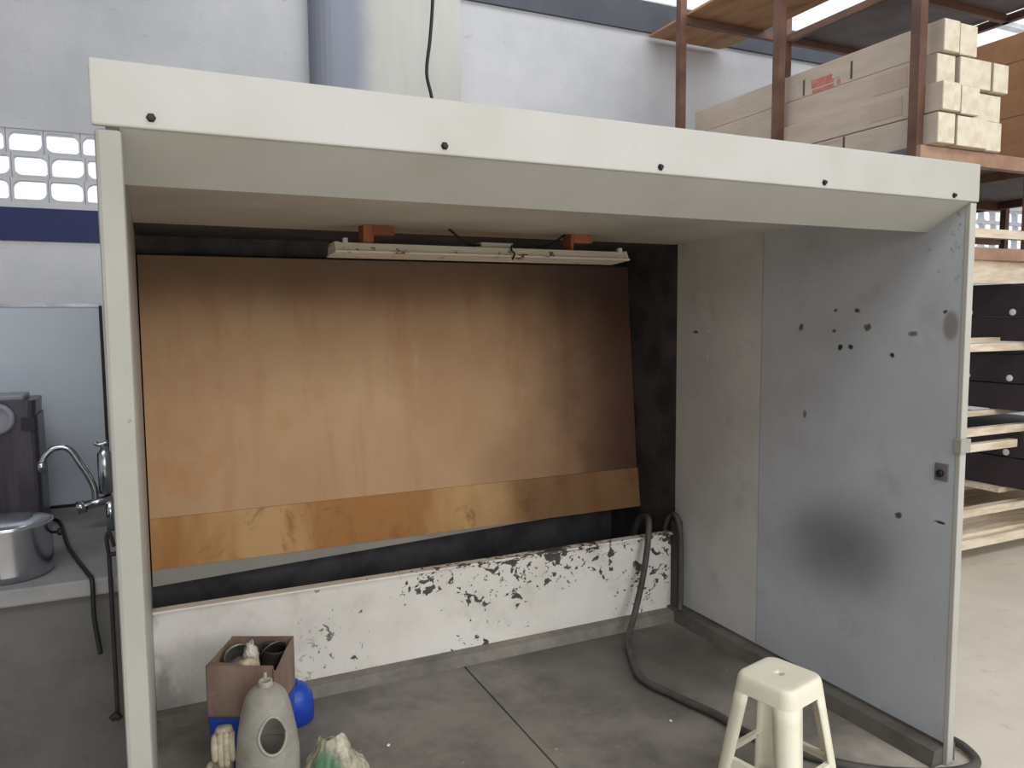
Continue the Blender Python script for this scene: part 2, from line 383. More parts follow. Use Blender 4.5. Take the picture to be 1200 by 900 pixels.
# breeze blocks
def breeze(n):
    """block .21 x .157 with one rounded opening"""
    mb = MB(); W2, H2, D = .105, .0783, .05; k = 6
    hx, hy, rr = .095, .061, (.05, .02, .05, .02)
    if n: rr = (.02, .05, .02, .05)
    inner = []; outer = []
    for q, (qx, qz, a0) in enumerate(((1, 1, 0), (-1, 1, 90), (-1, -1, 180), (1, -1, 270))):
        r = rr[q]
        for i in range(k+1):
            a = math.radians(a0+90*i/k); x, z = (hx-r)*qx + r*math.cos(a), (hy-r)*qz + r*math.sin(a)
            inner.append((x, z))
            side = (i < k/2) == (q % 2 == 0)                 # on the upright edge, else on the level edge
            if i*2 == k: ux, uz = W2*qx, H2*qz
            elif side: ux, uz = W2*qx, z
            else: ux, uz = x, H2*qz
            outer.append((ux, uz))
    m = len(inner); vs = []
    for y in (-.01, D):
        vs += [(x, y, z) for x, z in outer]; vs += [(x, y, z) for x, z in inner]
    fs = []
    for i in range(m):
        j = (i+1) % m
        fs += [(i, j, m+j, m+i), (2*m+i, 3*m+i, 3*m+j, 2*m+j), (m+i, m+j, 3*m+j, 3*m+i), (i, 2*m+i, 2*m+j, j)]
    return mb.add(vs, fs)
protos = []
def window(name, x0, cols, lab):
    win = bpy.data.objects.new(name, None); COL.objects.link(win); win.location = (x0, WY, ZC0); win['_org'] = (x0, WY, ZC0); struct(win, lab)
    for rI in range(3):
        for cI in range(cols):
            k = (rI+cI) % 2
            if len(protos) < 2:
                p = breeze(len(protos)).build('breeze_block', 'wall', win, origin=(0, 0, 0)); protos.append(p); o = p
            else:
                o = protos[k].copy(); COL.objects.link(o); o.parent = win
            o.location = ((cI+.5)*.2128 + (.012 if rI == 1 else -.006*rI), .02, (rI+.5)*.1567)
    # rim that closes the strip
window('window_1', -1.81, 12, 'white breeze-block strip with daylight in its openings, above the navy stripe')
window('window_2', 7.4, 24, 'white breeze-block strip with daylight behind the steel rack')

# curbs under the booth
struct(MB().prism([(-.05, 1.485, 0), (-.05, 1.505, .045), (-.05, 1.60, .05), (-.05, 1.60, 0)], (2.56, 0, 0)).build('baseboard_back', 'curb'))
struct(MB().prism([(2.462, .01, 0), (2.475, .01, .058), (2.585, .01, .066), (2.585, .01, 0)], (0, 2.2, 0)).build('baseboard_right', 'curb_dark'))
struct(B((-.06, .01, 0), (-.0, 2.2, .04)).build('baseboard_left', 'curb'))

# ------------------------------------------------------------------ spray booth
LX0, LX1, RX0, RX1 = -.054, -.012, 2.525, 2.551
H1, H2 = 1.974, 2.099
bo = thing('spray_booth', (1.25, 0, 0), 'cream sheet-metal spray booth with a stained tan back panel and chipped white trough', 'spray booth')
bo['_org'] = (0., 0., 0.); bo.location = (0, 0, 0)
lw = B((LX0, .0, .03), (LX1, 2.2, H1-.004)).build('side_wall', 'cream', bo, bevel=.006)
B((LX0-.002, -.006, .0), (LX1+.004, .03, H1-.004)).build('edge_strip', 'edge', bo, bevel=.008)
B((RX0, .012, .078), (RX1, .9525, H1)).build('side_panel', 'wall_front', bo)
B((RX0+.001, .957, .078), (RX1, 1.572, H1)).build('side_panel', 'wall_rear', bo)
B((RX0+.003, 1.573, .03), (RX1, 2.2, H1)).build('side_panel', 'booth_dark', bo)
B((RX0+.008, .948, .078), (RX0+.016, .962, H1)).build('seam_strip', 'booth_dark', bo)
rs = B((RX0-.002, -.006, .0), (RX1+.003, .013, H1-.002)).build('edge_strip', 'cream', bo, bevel=.003)  # lighter cream than the left strip, to look more strongly lit
fa = MB().prism([(LX0-.006, -.012, H1), (LX0-.006, .004, H1), (LX0-.006, .02, H2), (LX0-.006, -.012, H2)], (RX1-LX0+.012, 0, 0)).build('fascia', 'cream', bo, bevel=.004)
for px, py in ((177, 138), (521, 171), (774, 196), (966, 214), (1118, 229)):
    p = pY(px, py, -.012); q = MB()
    q.loft([[(p.x+r*math.cos(a*math.pi/3), p.y-d, p.z+r*math.sin(a*math.pi/3)) for a in range(6)] for r, d in ((.0095, -.004), (.0095, .001), (.006, .002), (.006, .008))], smooth=False)
    q.build('bolt', 'rod', fa)
MB().prism([(LX1, -.008, H1+.002), (LX1, .15, 1.889), (LX1, .155, 1.893), (LX1, .155, H1), (LX1, .0, H1+.006)], (RX0-LX1-.001, 0, 0)).build('light_baffle', 'cream', bo)
B((LX1, .15, H1), (RX0+.01, 1.60, H1+.012)).build('ceiling_panel', 'cream_in', bo)
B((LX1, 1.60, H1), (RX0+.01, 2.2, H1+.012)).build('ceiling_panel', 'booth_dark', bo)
B((LX0, 0.02, H2-.012), (RX1, 2.2, H2)).build('roof_panel', 'cream', bo)
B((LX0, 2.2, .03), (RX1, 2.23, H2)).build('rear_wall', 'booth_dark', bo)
# inclined back sheet, folded band and drip lip
def sheet(name, a, b, mat, th=.006):       # a, b = (y, z) of lower and upper edge
    (y0, z0), (y1, z1) = a, b
    return MB().prism([(LX1+.006, y0, z0), (LX1+.006, y1, z1), (LX1+.006, y1+th, z1), (LX1+.006, y0+th, z0)], (RX0-LX1-.009, 0, 0)).build(name, mat, bo)
bp = sheet('back_panel', (1.925, .735), (2.03, 1.885), 'back_panel')
bd = MB().prism([(LX1+.006, 1.885, .525), (LX1+.006, 1.917, .742), (LX1+.006, 1.923, .742), (LX1+.006, 1.891, .525)], (RX0-LX1-.009, 0, 0)).build('lower_band', 'band', bo)
MB().prism([(LX1+.006, 1.90, .448), (1.75, 1.90, .515), (2.2, 1.90, .53), (LX1+.006, 1.90, .53)], (0, .006, 0)).build('drip_lip', 'edge', bo)
# dark slotted strip over the sheet
B((LX1, 2.08, 1.80), (RX0, 2.09, H1)).build('top_baffle', 'booth_dark', bo)
# trough
tr = MB().box((LX1, 1.566, .03), (RX0-.006, 1.59, .455)).box((LX1, 1.545, .447), (RX0-.012, 1.60, .458)).build('trough_front', 'trough', bo, bevel=.003)
B((LX1, 1.59, .03), (RX0, 2.2, .06)).build('trough_floor', 'booth_dark', bo)
B((RX0-.03, 1.505, .05), (RX0-.002, 1.564, .525)).build('corner_post', 'booth_dark', bo)
# latch plate and bracket on the right wall
p = pX(1103, 553, RX0)
la = B((RX0-.006, p.y-.028, p.z-.03), (RX0+.002, p.y+.022, p.z+.03)).build('latch', 'grey_sheet', bo, bevel=.002)
MB().lathe([(.013, 0), (.013, .01), (.008, .012)], n=14).build('keyhole', 'black', la, origin=(0, 0, 0), loc=(RX0-.006, p.y-.002, p.z-.004), rot=(0, -math.pi/2, 0))
p = pY(1124, 523, -.006)
B((p.x-.004, -.016, p.z-.024), (RX1+.012, .012, p.z+.024)).build('bracket', 'edge', bo, bevel=.002)

# light fitting under the booth ceiling
fx = thing('light_fitting', (1.37, 1.37, 1.85), 'peeling cream fluorescent light fitting hung under the booth ceiling', 'lamp')
a, b, y0, y1 = .69, 2.045, 1.30, 1.455
zn, zf, zt = 1.860, 1.849, 1.900            # near and far lower edge, top
MB().prism([(a+.02, y0+.004, zn), (a+.02, y0+.022, zt), (a+.02, y1-.03, zt-.006), (a+.02, y1-.006, zf)], (b-a-.04, 0, 0)).build('housing', 'fixture', fx, bevel=.003)
MB().prism([(a, y0-.004, zn), (a, y0-.004, zn+.007), (a, y1, zf+.007), (a, y1, zf)], (b-a, 0, 0)).build('reflector', 'fixture', fx)
for x in (a+.002, b-.02):
    MB().prism([(x, y0+.002, zn+.004), (x, y0+.02, zt+.002), (x, y1-.03, zt-.002), (x, y1-.004, zf+.004)], (.018, 0, 0)).build('end_cap', 'fixture', fx)
for x in (a+.035, b-.05): B((x, y0+.012, zt-.006), (x+.018, y0+.03, zt+.016)).build('mounting_tab', 'white_frame', fx)
jx0, jx1 = pY(563, 285, y0+.05).x, pY(600, 285, y0+.05).x
B((jx0, y0+.04, zt-.008), (jx1, y0+.10, zt+.022)).build('junction_box', 'cream_in', fx, bevel=.003)
for u0, um, u1 in ((425, 437, 462), (668, 671, 693)):
    x0, xm, x1 = (pY(u, 275, y0+.05).x for u in (u0, um, u1))
    B((x0, y0+.04, zt-.008), (xm, y0+.12, H1)).build('wood_block', 'wood_block', fx, bevel=.002)
    B((xm, y0+.04, zt+.035), (x1, y0+.10, H1)).build('wood_block', 'wood_block', fx, bevel=.002)
xw = pY(600, 300, y0).x
MB().tube([(xw, y0, zt+.01), (xw-.006, y0-.006, zt-.012), (xw+.008, y0-.010, zn+.012), (xw-.004, y0-.010, zn-.012)], .0045, 6, 4).build('wire', 'black', fx)
MB().tube([(jx1, y0+.06, zt+.01), (jx1+.05, y0+.05, zt+.035), (jx1+.12, y0+.05, zt+.012), (jx1+.2, y0+.06, zt+.03), (jx1+.28, y0+.08, H1)], .005, 6, 5).build('wire', 'black', fx)
MB().tube([(jx0, y0+.06, zt+.01), (jx0-.06, y0+.05, zt+.015), (jx0-.14, y0+.06, H1)], .005, 6, 5).build('wire', 'black', fx)

# ------------------------------------------------------------------ hoses
hp = [(2.36, 1.72, .42), (2.345, 1.64, .53), (2.33, 1.54, .555), (2.30, 1.50, .44), (2.255, 1.478, .27), (2.19, 1.45, .11), (2.09, 1.36, .03), (2.0, 1.2, .022)]
for px, py in ((752, 795), (790, 815), (840, 838), (880, 861), (958, 888), (1030, 903)):
    q = pZ(px, py, .02); hp.append((q.x, q.y, .02))
hp += [(2.46, -.05, .02), (2.60, -.06, .02), (2.66, .03, .022), (2.64, .12, .03)]
tag(MB().tube(hp, .016, 12, 8).build('rubber_hose', 'hose', origin=hp[7]), 'long grey rubber hose running from the trough across the floor behind the stool', 'hose')
h2 = [(2.50, 1.66, .36), (2.50, 1.60, .52), (2.502, 1.535, .555), (2.50, 1.49, .45), (2.497, 1.478, .25), (2.49, 1.47, .12), (2.475, 1.455, .068)]
tag(MB().tube(h2, .013, 10, 6).build('thin_hose', 'hose', origin=h2[-1]), 'short thin hose hooked over the trough in the corner beside the grey wall', 'hose')

# ------------------------------------------------------------------ stool
def stool(loc, rz):
    st = thing('plastic_stool', loc, 'ivory moulded plastic stool standing at the mouth of the booth', 'stool', rz=rz)
    H = .455
    def hs(z): return .102 + (H-z)*.125          # half width at height z
    RC = .040                                    # corner radius shared by seat skirt and legs
    top = MB()
    rings = [rrect(0, 0, hs(z), hs(z), RC, z, 6) for z in (H-.058, H-.04, H-.024)]
    rings += [rrect(0, 0, hs(H-.014)-.0005, hs(H-.014)-.0005, RC, H-.014, 6), rrect(0, 0, .0995, .0995, RC-.003, H-.006, 6), rrect(0, 0, .0955, .0955, RC-.006, H-.0015, 6), rrect(0, 0, .090, .090, RC-.009, H, 6)]
    n = len(rings[0])
    def circ(r, z):
        return [(r*math.cos(math.atan2(y, x)), r*math.sin(math.atan2(y, x)), z) for x, y, _ in rings[0]]
    rings += [[(x*.8, y*.8, H) for x, y, _ in rings[-1]], circ(.022, H), circ(.0135, H-.0005), circ(.0125, H-.003), circ(.0125, H-.012)]
    inn = [[(x*.94, y*.94, z-.005) for x, y, z in rr] for rr in rings[:6]]
    top.loft(rings, (False, False)); top.loft([rings[0]] + inn + [circ(.0125, H-.012)], (False, False))
    top.build('seat', 'stool', st)
    for qx, qy in ((1, 1), (-1, 1), (-1, -1), (1, -1)):
        rings = []
        for k in range(10):
            z = (H-.0575)*(1-k/9); s = hs(z)-.0002; wd = .066 - .012*k/9; t = .007; r = RC - .004*k/9
            pts = [(s-wd, s)]
            for a in (90, 75, 60, 45, 30, 15, 0): pts.append((s-r+r*math.cos(math.radians(a)), s-r+r*math.sin(math.radians(a))))
            pts += [(s, s-wd), (s-t, s-wd)]
            for a in (0, 45, 90): pts.append((s-r+(r-t)*math.cos(math.radians(a)), s-r+(r-t)*math.sin(math.radians(a))))
            pts += [(s-wd, s-t)]
            rings.append([(x*qx, y*qy, z) for x, y in pts])
        MB().loft(rings, smooth=True).build('leg', 'stool', st)
    z = .165; s = hs(z)
    for ang in range(4):
        c, sn = math.cos(ang*math.pi/2), math.sin(ang*math.pi/2); mb = MB()
        L = s-.045
        ring = lambda x: [(x, hs(z+d)-o, z+d) for d, o in ((.016, .001), (.016, .018), (.010, .018), (.010, .006), (-.016, .006), (-.016, .001))]
        rr = [[(x*c-y*sn, x*sn+y*c, zz) for x, y, zz in ring(xx)] for xx in (-L, L)]
        mb.loft(rr, smooth=False).build('rung', 'stool', st)
stool((1.812, .085, 0), math.radians(13))

# ------------------------------------------------------------------ carton with tins, jug, bag, glove and blue containers
bc = Vector((.312, 1.144, 0)); brz = math.atan2(.97-1.073, .357-.146)
ZBX = .214
cr = thing('blue_crate', (bc.x, bc.y, 0), 'blue plastic crate on the floor under the brown carton', 'crate', rz=brz)
MB().loft([rrect(0, 0, .114, .118, .010, 0, 3), rrect(0, 0, .117, .121, .010, .196, 3)], smooth=False).build('body', 'blue_plastic', cr)
MB().loft([rrect(0, 0, .119, .123, .010, .194, 3), rrect(0, 0, .119, .123, .010, ZBX-.001, 3)], smooth=False).build('lid', 'blue_plastic', cr)
cb = thing('cardboard_carton', (bc.x, bc.y, ZBX), 'open brown cardboard carton of old tins standing on the blue crate', 'carton', rz=brz)
hx, hy, hh, t = .118, .122, .187, .004
B((-hx, -hy, 0), (hx, -hy+t, hh)).build('front_side', 'box', cb); B((-hx, hy-t, 0), (hx, hy, hh+.004)).build('back_side', 'box', cb)
B((-hx, -hy, 0), (-hx+t, hy, hh)).build('left_side', 'box', cb)
MB().prism([(hx-t, -hy, 0), (hx-t, hy, 0), (hx-t, hy, hh+.004), (hx-t, .02, hh-.01), (hx-t, -hy+.03, hh-.035), (hx-t, -hy, hh-.01)], (t, 0, 0)).build('right_side', 'box', cb)
B((-hx, -hy, 0), (hx, hy, .004)).build('bottom', 'box', cb)
MB().prism([(-hx+.006, -hy+t, hh+.001), (.01, -hy+t, hh+.001), (-.0, -hy+.034, hh-.012), (-hx+.012, -hy+.04, hh-.006)], (0, 0, .003)).build('flap', 'box', cb)
def w2(x, y, z):                       # carton-local to world
    c, s = math.cos(brz), math.sin(brz); return (bc.x+x*c-y*s, bc.y+x*s+y*c, ZBX+z)
def tin(name, x, y, z, r, h, tilt, mat, label, bail=False):
    tt = thing(name, w2(x, y, z), label, 'tin', 'tins in the carton'); tt['_org'] = (0., 0., 0.); tt.rotation_euler = tilt
    MB().lathe([(r, 0), (r*1.03, .004), (r, .01), (r, h*.5), (r*1.012, h*.52), (r, h*.55), (r, h-.01), (r*1.04, h-.004), (r*1.04, h), (r*.93, h), (r*.92, h-.012), (r*.97, h-.016), (r*.97, .012)], n=28, close=(True, True)).build('body', mat, tt)
    if bail:
        MB().tube([(r*1.05*math.cos(a), -.02*math.sin(a), h-.015+r*.95*math.sin(a)) for a in [math.pi*i/14 for i in range(15)]], .0022, 6).build('handle', 'tin', tt)
tin('paint_tin', -.05, .03, .100, .052, .085, (.42, -.22, .2), 'tin', 'dented grey paint tin lying tilted in the carton')
tin('dark_tin', .052, .052, .085, .048, .095, (.12, .08, .4), 'dark_tin', 'sooty dark tin with a wire handle in the carton', True)
def crumple(name, mat, c, r, amp, seed, label, cat, sub_=4, freq=9, flat=0., ridg=True, group=None):
    bm = bmesh.new(); bmesh.ops.create_icosphere(bm, subdivisions=sub_, radius=1)
    for v in bm.verts:
        n = v.co.normalized(); q = n*freq/6 + Vector((seed*3.1, seed*1.7, seed*.9))
        a = noise.noise(q) + .5*noise.noise(q*2.3)
        if ridg: a = (1-abs(noise.noise(q*1.4))*2)*.7 + .5*noise.noise(q*2.9) - .25
        k = 1 + amp*a
        v.co = Vector((n.x*r[0]*k, n.y*r[1]*k, n.z*r[2]*k))
        if v.co.z < -c[2]+.003: v.co.z = -c[2]+.003
    me = bpy.data.meshes.new(name); bm.to_mesh(me); bm.free(); me.materials.append(MT[mat])
    me.polygons.foreach_set('use_smooth', [not ridg or True]*len(me.polygons))
    o = bpy.data.objects.new(name, me); COL.objects.link(o); o.location = c
    return tag(o, label, cat, group) if label else o
def zlow(c, dz): return (c[0], c[1], c[2]+dz)
o = crumple('crumpled_cup', 'plastic_clear', (0, 0, 1), (.024, .024, .06), .4, 4, 'crumpled milky plastic cup between the tins in the carton', 'cup', 4, 14); o.location = w2(.005, -.022, .165)
o = crumple('rag', 'cream_lump', (0, 0, 1), (.034, .026, .024), .35, 9, 'small cream rag lying at the front of the open carton', 'rag', 4, 12); o.location = w2(.015, -.078, .168)
o = crumple('packing_paper', 'box', (0, 0, 1), (.08, .085, .046), .12, 2, 'brown packing paper filling the lower part of the carton', 'paper', 4, 12); o.location = w2(0, 0, .055)

# grey jug with a cut-out opening
def jug(loc, face):
    j = thing('cut_jug', loc, 'grimy beige plastic jug with an oval hole cut in its side', 'jug')
    j['_org'] = (0., 0., 0.)
    prof = [(.085, 0), (.099, .006), (.102, .02), (.1015, .17), (.1005, .19), (.098, .215), (.0935, .25), (.087, .285), (.080, .32), (.072, .352), (.062, .378), (.047, .396), (.027, .408)]
    P = spline([Vector((r, 0, z)) for r, z in prof], 5); n = 112
    def rad(z):
        for i in range(len(P)-1):
            if P[i].z <= z <= P[i+1].z: t = (z-P[i].z)/max(1e-6, P[i+1].z-P[i].z); return P[i].x + (P[i+1].x-P[i].x)*t
        return .1
    def pt(a, r, z):
        e = 1 - .10*(math.cos(2*(a-face))*.5+.5)*min(1, r/.08)      # slightly flat toward the cut side
        return (r*e*math.cos(a), r*e*math.sin(a), z)
    hz, ha, hh_ = .270, .050, .060           # hole centre height, half width, half height
    vs = []; fs = []
    for p in P: vs += [pt(2*math.pi*i/n, p.x, p.z) for i in range(n)]
    def inside(a, z, r):
        d = (a-face-.07+math.pi) % (2*math.pi) - math.pi
        wz = (z-hz)/hh_; wx = d*r/(ha*(1 - .25*max(0, wz)))
        return wx*wx + wz*wz < 1
    for k in range(len(P)-1):
        for i in range(n):
            a = 2*math.pi*(i+.5)/n; z = (P[k].z+P[k+1].z)/2
            if inside(a, z, (P[k].x+P[k+1].x)/2): continue
            fs.append((k*n+i, k*n+(i+1) % n, (k+1)*n+(i+1) % n, (k+1)*n+i))
    fs.append(tuple(range(n))[::-1])
    o = MB().add(vs, fs, True).build('body', 'jug', j)
    m = o.modifiers.new('wall', 'SOLIDIFY'); m.thickness = .004; m.offset = -1
    rim = []
    for k in range(49):
        q = 2*math.pi*k/48; wz = math.sin(q); z = hz + hh_*wz; r = rad(z)
        a = face + .07 + math.cos(q)*ha*(1-.25*max(0, wz))/r
        rim.append(pt(a, r, z))
    MB().tube(rim, .0052, 8).build('cut_rim', 'jug', o)
    MB().lathe([(.020, .404), (.026, .405), (.026, .410), (.022, .413), (.0225, .424), (.017, .424), (.017, .404)], n=28, close=(False, False)).build('neck', 'jug', j)
    MB().tube([(.0, .02, .418), (.003, .024, .428), (.002, .026, .438)], .006, 8, 4).build('cap_strap', 'jug', j)
jug((.320, .835, 0), math.radians(-88))
# blue bottle behind the carton
bb = thing('blue_bottle', (.486, 1.345, 0), 'small rounded blue plastic container between the carton and the white trough', 'container')
MB().lathe([(.07, 0), (.077, .01), (.078, .07), (.072, .11), (.055, .14), (.033, .152), (.02, .155)], (.486, 1.345, 0), 28).build('body', 'blue_plastic', bb)
MB().lathe([(.018, .154), (.018, .166), (.014, .168)], (.486, 1.345, 0), 16).build('cap', 'blue_plastic', bb)
# dirty bag and glove
def open_bag(c, R, H):
    n, m = 72, 30; vs = []; fs = []; rnd = Vector((3.3, 7.7, 1.2))
    for k in range(m+1):
        t = k/m
        for i in range(n):
            a = 2*math.pi*i/n; d = Vector((math.cos(a), math.sin(a), 0))
            z = H*t*(1 + (.30*noise.noise(d*1.1+rnd) - .14*d.x - .10*d.y)*t)
            env = R*(.80 + .34*math.sin(math.pi*min(1, t*1.12)**.9) - .22*t**4)
            q = d*1.9 + Vector((0, 0, t*2.2)) + rnd
            r = env*(1 + .15*noise.noise(q) + .14*(abs(noise.noise(q*1.7 + Vector((0, 0, t*1.5))))-.25) + .06*noise.noise(q*4.5))
            vs.append((c[0]+r*d.x, c[1]+r*d.y, c[2]+max(.002, z)))
    for k in range(m):
        for i in range(n): fs.append((k*n+i, k*n+(i+1) % n, (k+1)*n+(i+1) % n, (k+1)*n+i))
    fs.append(tuple(range(n))[::-1])
    o = MB().add(vs, fs, True).build('dirty_bag', 'bag', origin=c)
    md = o.modifiers.new('wall', 'SOLIDIFY'); md.thickness = .002
    return tag(o, 'crumpled dirty plastic bag with a green patch beside the jug', 'bag')
open_bag((.534, .79, 0), .092, .195)
# cream glove standing on its cuff, fingers drooping over
gl = thing('work_glove', (.183, .893, 0), 'cream cotton work glove drooping between the jug and the blue crate', 'glove')
gc = Vector((.183, .893, 0))
rings = []
for z, rx, ry, dx, dy in ((0, .040, .030, 0, 0), (.05, .040, .030, .002, 0), (.10, .043, .030, .004, 0), (.16, .048, .030, .006, 0), (.21, .05, .030, .008, -.004), (.25, .048, .028, .01, -.010), (.275, .036, .02, .012, -.018)):
    rings.append([(gc.x+dx*.6+.70*rx*math.cos(2*math.pi*i/24)*(1+.10*noise.noise(Vector((math.cos(i*.5), z*14, 2)))), gc.y+dy+ry*math.sin(2*math.pi*i/24)*(1+.14*noise.noise(Vector((i*.4, z*16, 5)))), z) for i in range(24)])
palm = MB().loft(rings).build('palm', 'glove', gl)
for k in range(4):
    x = gc.x - .021 + k*.0175; L = (.075, .10, .105, .085)[k]
    MB().tube([(x, gc.y-.008, .245), (x-.003, gc.y-.036, .262-.006*abs(k-1.5)), (x-.006, gc.y-.054, .235), (x-.004, gc.y-.056, .262-L)], [.0108]*12+[.009], 10, 4).build('finger', 'glove', gl)
MB().tube([(gc.x-.024, gc.y-.01, .15), (gc.x-.040, gc.y-.024, .160), (gc.x-.043, gc.y-.034, .135), (gc.x-.038, gc.y-.036, .105)], .0108, 10, 4).build('thumb', 'glove', gl)

# ------------------------------------------------------------------ wash counter and what is on it
ZC = .92; CYF = .56; CYB = 1.50; CXR = -.072
ct = thing('wash_counter', (-1.0, 1.0, 0), 'rough grey cement wash counter beside the booth', 'counter')
B((-2.2, CYF+.02, 0), (CXR, CYB, ZC-.045)).build('base', 'counter', ct)
B((-2.2, CYF, ZC-.046), (CXR, CYB, ZC)).build('worktop', 'counter_top', ct, bevel=.006)
sp = thing('splash_panel', (-.8, 1.515, ZC), 'tall grey panel standing behind the wash counter', 'panel')
B((-1.6, 1.505, ZC), (-.135, 1.525, 1.655)).build('sheet', 'sheet_panel', sp)
MB().box((-1.6, 1.50, 1.652), (-.135, 1.53, 1.664)).build('top_rail', 'chrome', sp)
B((-.138, 1.50, ZC), (-.128, 1.53, 1.656)).build('side_rail', 'rod', sp)
B((-1.6, 1.499, ZC-.001), (-.138, 1.505, ZC+.01)).build('seal', 'black', sp)
# pot
pt_ = thing('steel_pot', (-.345, .705, ZC), 'shiny stainless steel pot with a black knob on the counter edge', 'pot')
MB().lathe([(.098, 0), (.104, .006), (.106, .02), (.106, .135), (.110, .139), (.110, .143), (.103, .143), (.102, .02), (.09, .01)], (-.345, .705, ZC), 48).build('body', 'steel_pot', pt_)
MB().lathe([(.106, .141), (.100, .147), (.06, .154), (.0, .156)], (-.345, .705, ZC), 48).build('lid', 'steel_pot', pt_)
MB().lathe([(.004, 0), (.004, .012), (.010, .014), (.011, .022), (.006, .026)], n=14).build('knob', 'black', pt_, origin=(0, 0, 0), loc=(.105, -.01, .105), rot=(0, math.pi/2, 0))
B((-.372, .5945, ZC+.012), (-.350, .602, ZC+.105)).build('handle', 'black', pt_, bevel=.004)
# appliance
ap = thing('coffee_machine', (-.42, 1.25, ZC), 'dark violet upright coffee machine with a round grey dial behind the steel pot', 'appliance')
MB().loft([rrect(-.43, 1.25, .122, .10, .02, ZC, 3), rrect(-.43, 1.25, .118, .10, .02, ZC+.38, 3)], smooth=False).build('body', 'appliance', ap)
MB().loft([rrect(-.435, 1.25, .118, .098, .02, ZC+.379, 3), rrect(-.43, 1.25, .116, .096, .02, ZC+.43, 3)], smooth=False).build('lid', 'appliance', ap)
B((-.50, 1.17, ZC+.428), (-.345, 1.30, ZC+.448)).build('lid_grip', 'appliance_grey', ap, bevel=.006)
B((-.355, 1.142, ZC+.335), (-.318, 1.152, ZC+.375)).build('display', 'black', ap)
MB().lathe([(.05, 0), (.05, .008), (.036, .012), (.034, .006), (.0, .006)], n=28).build('dial', 'appliance_grey', ap, origin=(0, 0, 0), loc=(.0, -.101, .375), rot=(math.pi/2, 0, 0))
# faucet
fa_ = thing('faucet', (-.118, 1.08, ZC), 'chrome gooseneck tap with a filter cartridge behind the booth post', 'tap')
P = lambda x, y: pY(x, y, 1.08)
MB().tube([P(112, 588), P(111, 574), P(105, 560), P(95, 545), P(84, 529), P(74, 524), P(62, 526), P(53, 534), P(49, 543)], .010, 12, 6).build('spout', 'chrome', fa_)
MB().tube([P(49, 541), P(48.5, 553)], .0125, 12).build('aerator', 'chrome', fa_)
MB().tube([P(93, 595), P(132, 583)], .015, 14).build('valve_body', 'chrome', fa_)
MB().tube([P(91, 596), P(100, 593)], .021, 16).build('valve_cap', 'chrome', fa_)
MB().lathe([(.012, 0), (.022, .006), (.022, .135), (.014, .143), (.010, .16)], tuple(P(125, 579)), 20).build('filter_cartridge', 'chrome', fa_)
MB().tube([P(111, 519), P(116, 521), P(126, 518)], .007, 10, 4).build('lever', 'chrome', fa_)
q = P(129, 584); MB().tube([(q.x, q.y, ZC-.002), (q.x, q.y, q.z)], .014, 12).build('riser', 'chrome', fa_)
# power cord from the machine over the counter edge
pts = [(-.31, 1.28, ZC+.012)] + [tuple(pZ(x, y, ZC+.006)) for x, y in ((70, 612), (79, 638), (90, 655), (103, 672))]
e = pts[-1]; pts += [(e[0]+.012, CYF-.006, ZC-.006)] + [tuple(pY(x, y, CYF-.007)) for x, y in ((110, 720), (114, 745), (118, 766))]
tag(MB().tube(pts, .0062, 8, 7).build('power_cord', 'black', origin=pts[0]), 'black power cord trailing over the edge of the cement counter', 'cord')
# iron rod with hook
Yr = CYF-.012
rd = thing('iron_rod', tuple(pY(138, 840, Yr)), 'thin dark iron rod with a hooked top leaning on the cement counter front', 'rod')
MB().tube([pY(128, 652, Yr), pY(133, 745, Yr), pY(138, 838, Yr)], .0055, 8, 4).build('shaft', 'rod', rd)
MB().tube([pY(128, 652, Yr), pY(126, 640, Yr), pY(125, 630, Yr), pY(128, 624, Yr), pY(134, 640, Yr)], .005, 8, 5).build('hook', 'rod', rd)
MB().tube([pY(127, 650, Yr), pY(140, 648, Yr)], .006, 8).build('cross_bar', 'rod', rd)
MB().tube([pY(131, 843, Yr), pY(136, 838, Yr), pY(141, 842, Yr)], .009, 8, 3).build('foot', 'rod', rd)
# cable hanging onto the booth roof
pts = [(1.03, 1.0, 5.9), (1.01, 1.0, 4.2)] + [tuple(pY(x, y, 1.0)) for x, y in ((507, -60), (507, 0), (504, 45), (500, 85), (506, 115), (512, 160))]
pts += [(1.0, 1.0, 2.16), (1.03, 1.02, 2.105)]
tag(MB().tube(pts, .0065, 8, 5).build('hanging_cable', 'black', origin=pts[-1]), 'black cable hanging in front of the pier down to the booth roof', 'cable')

# ------------------------------------------------------------------ steel rack and its stock
RYN, RYM, RYF = 1.50, 2.62, 3.75; RX = 4.2
ZS = 2.56                              # top of the main shelf beam
rk = thing('steel_rack', (5.2, 2.6, 0), 'tall rust brown steel storage rack behind the booth', 'rack')
def post(x, y, z1=5.2, w=.062): B((x-w/2, y-w/2, 0), (x+w/2, y+w/2, z1)).build('upright', 'rack', rk)
post(RX, RYN); B((5.299, RYN-.031, 1.95), (5.361, RYN+.031, 5.2)).build('upright', 'rack', rk)
post(RX, RYM); post(6.75, RYN)
for x in (RX, 5.375, 6.73): post(x, RYF)
xh = pY(1178, 240, RYM).x
B((xh-.025, RYM-.025, 1.95), (xh+.025, RYM+.025, ZS)).build('hanger', 'rack', rk)
def beamx(y, z, x0=RX, x1=6.75, h=.07, w=.05, mat='rack', name='shelf_beam'): return B((x0, y-w/2, z-h), (x1, y+w/2, z)).build(name, mat, rk)
def beamy(x, z, y0=RYN, y1=RYF, h=.06, w=.05, mat='rack', name='side_beam'): return B((x-w/2, y0, z-h), (x+w/2, y1, z)).build(name, mat, rk)
beamx(RYN-.03, ZS+.035, RX-.03, 6.75, .085, .06, 'rack_pale'); beamx(RYM, ZS); beamx(RYF, ZS)
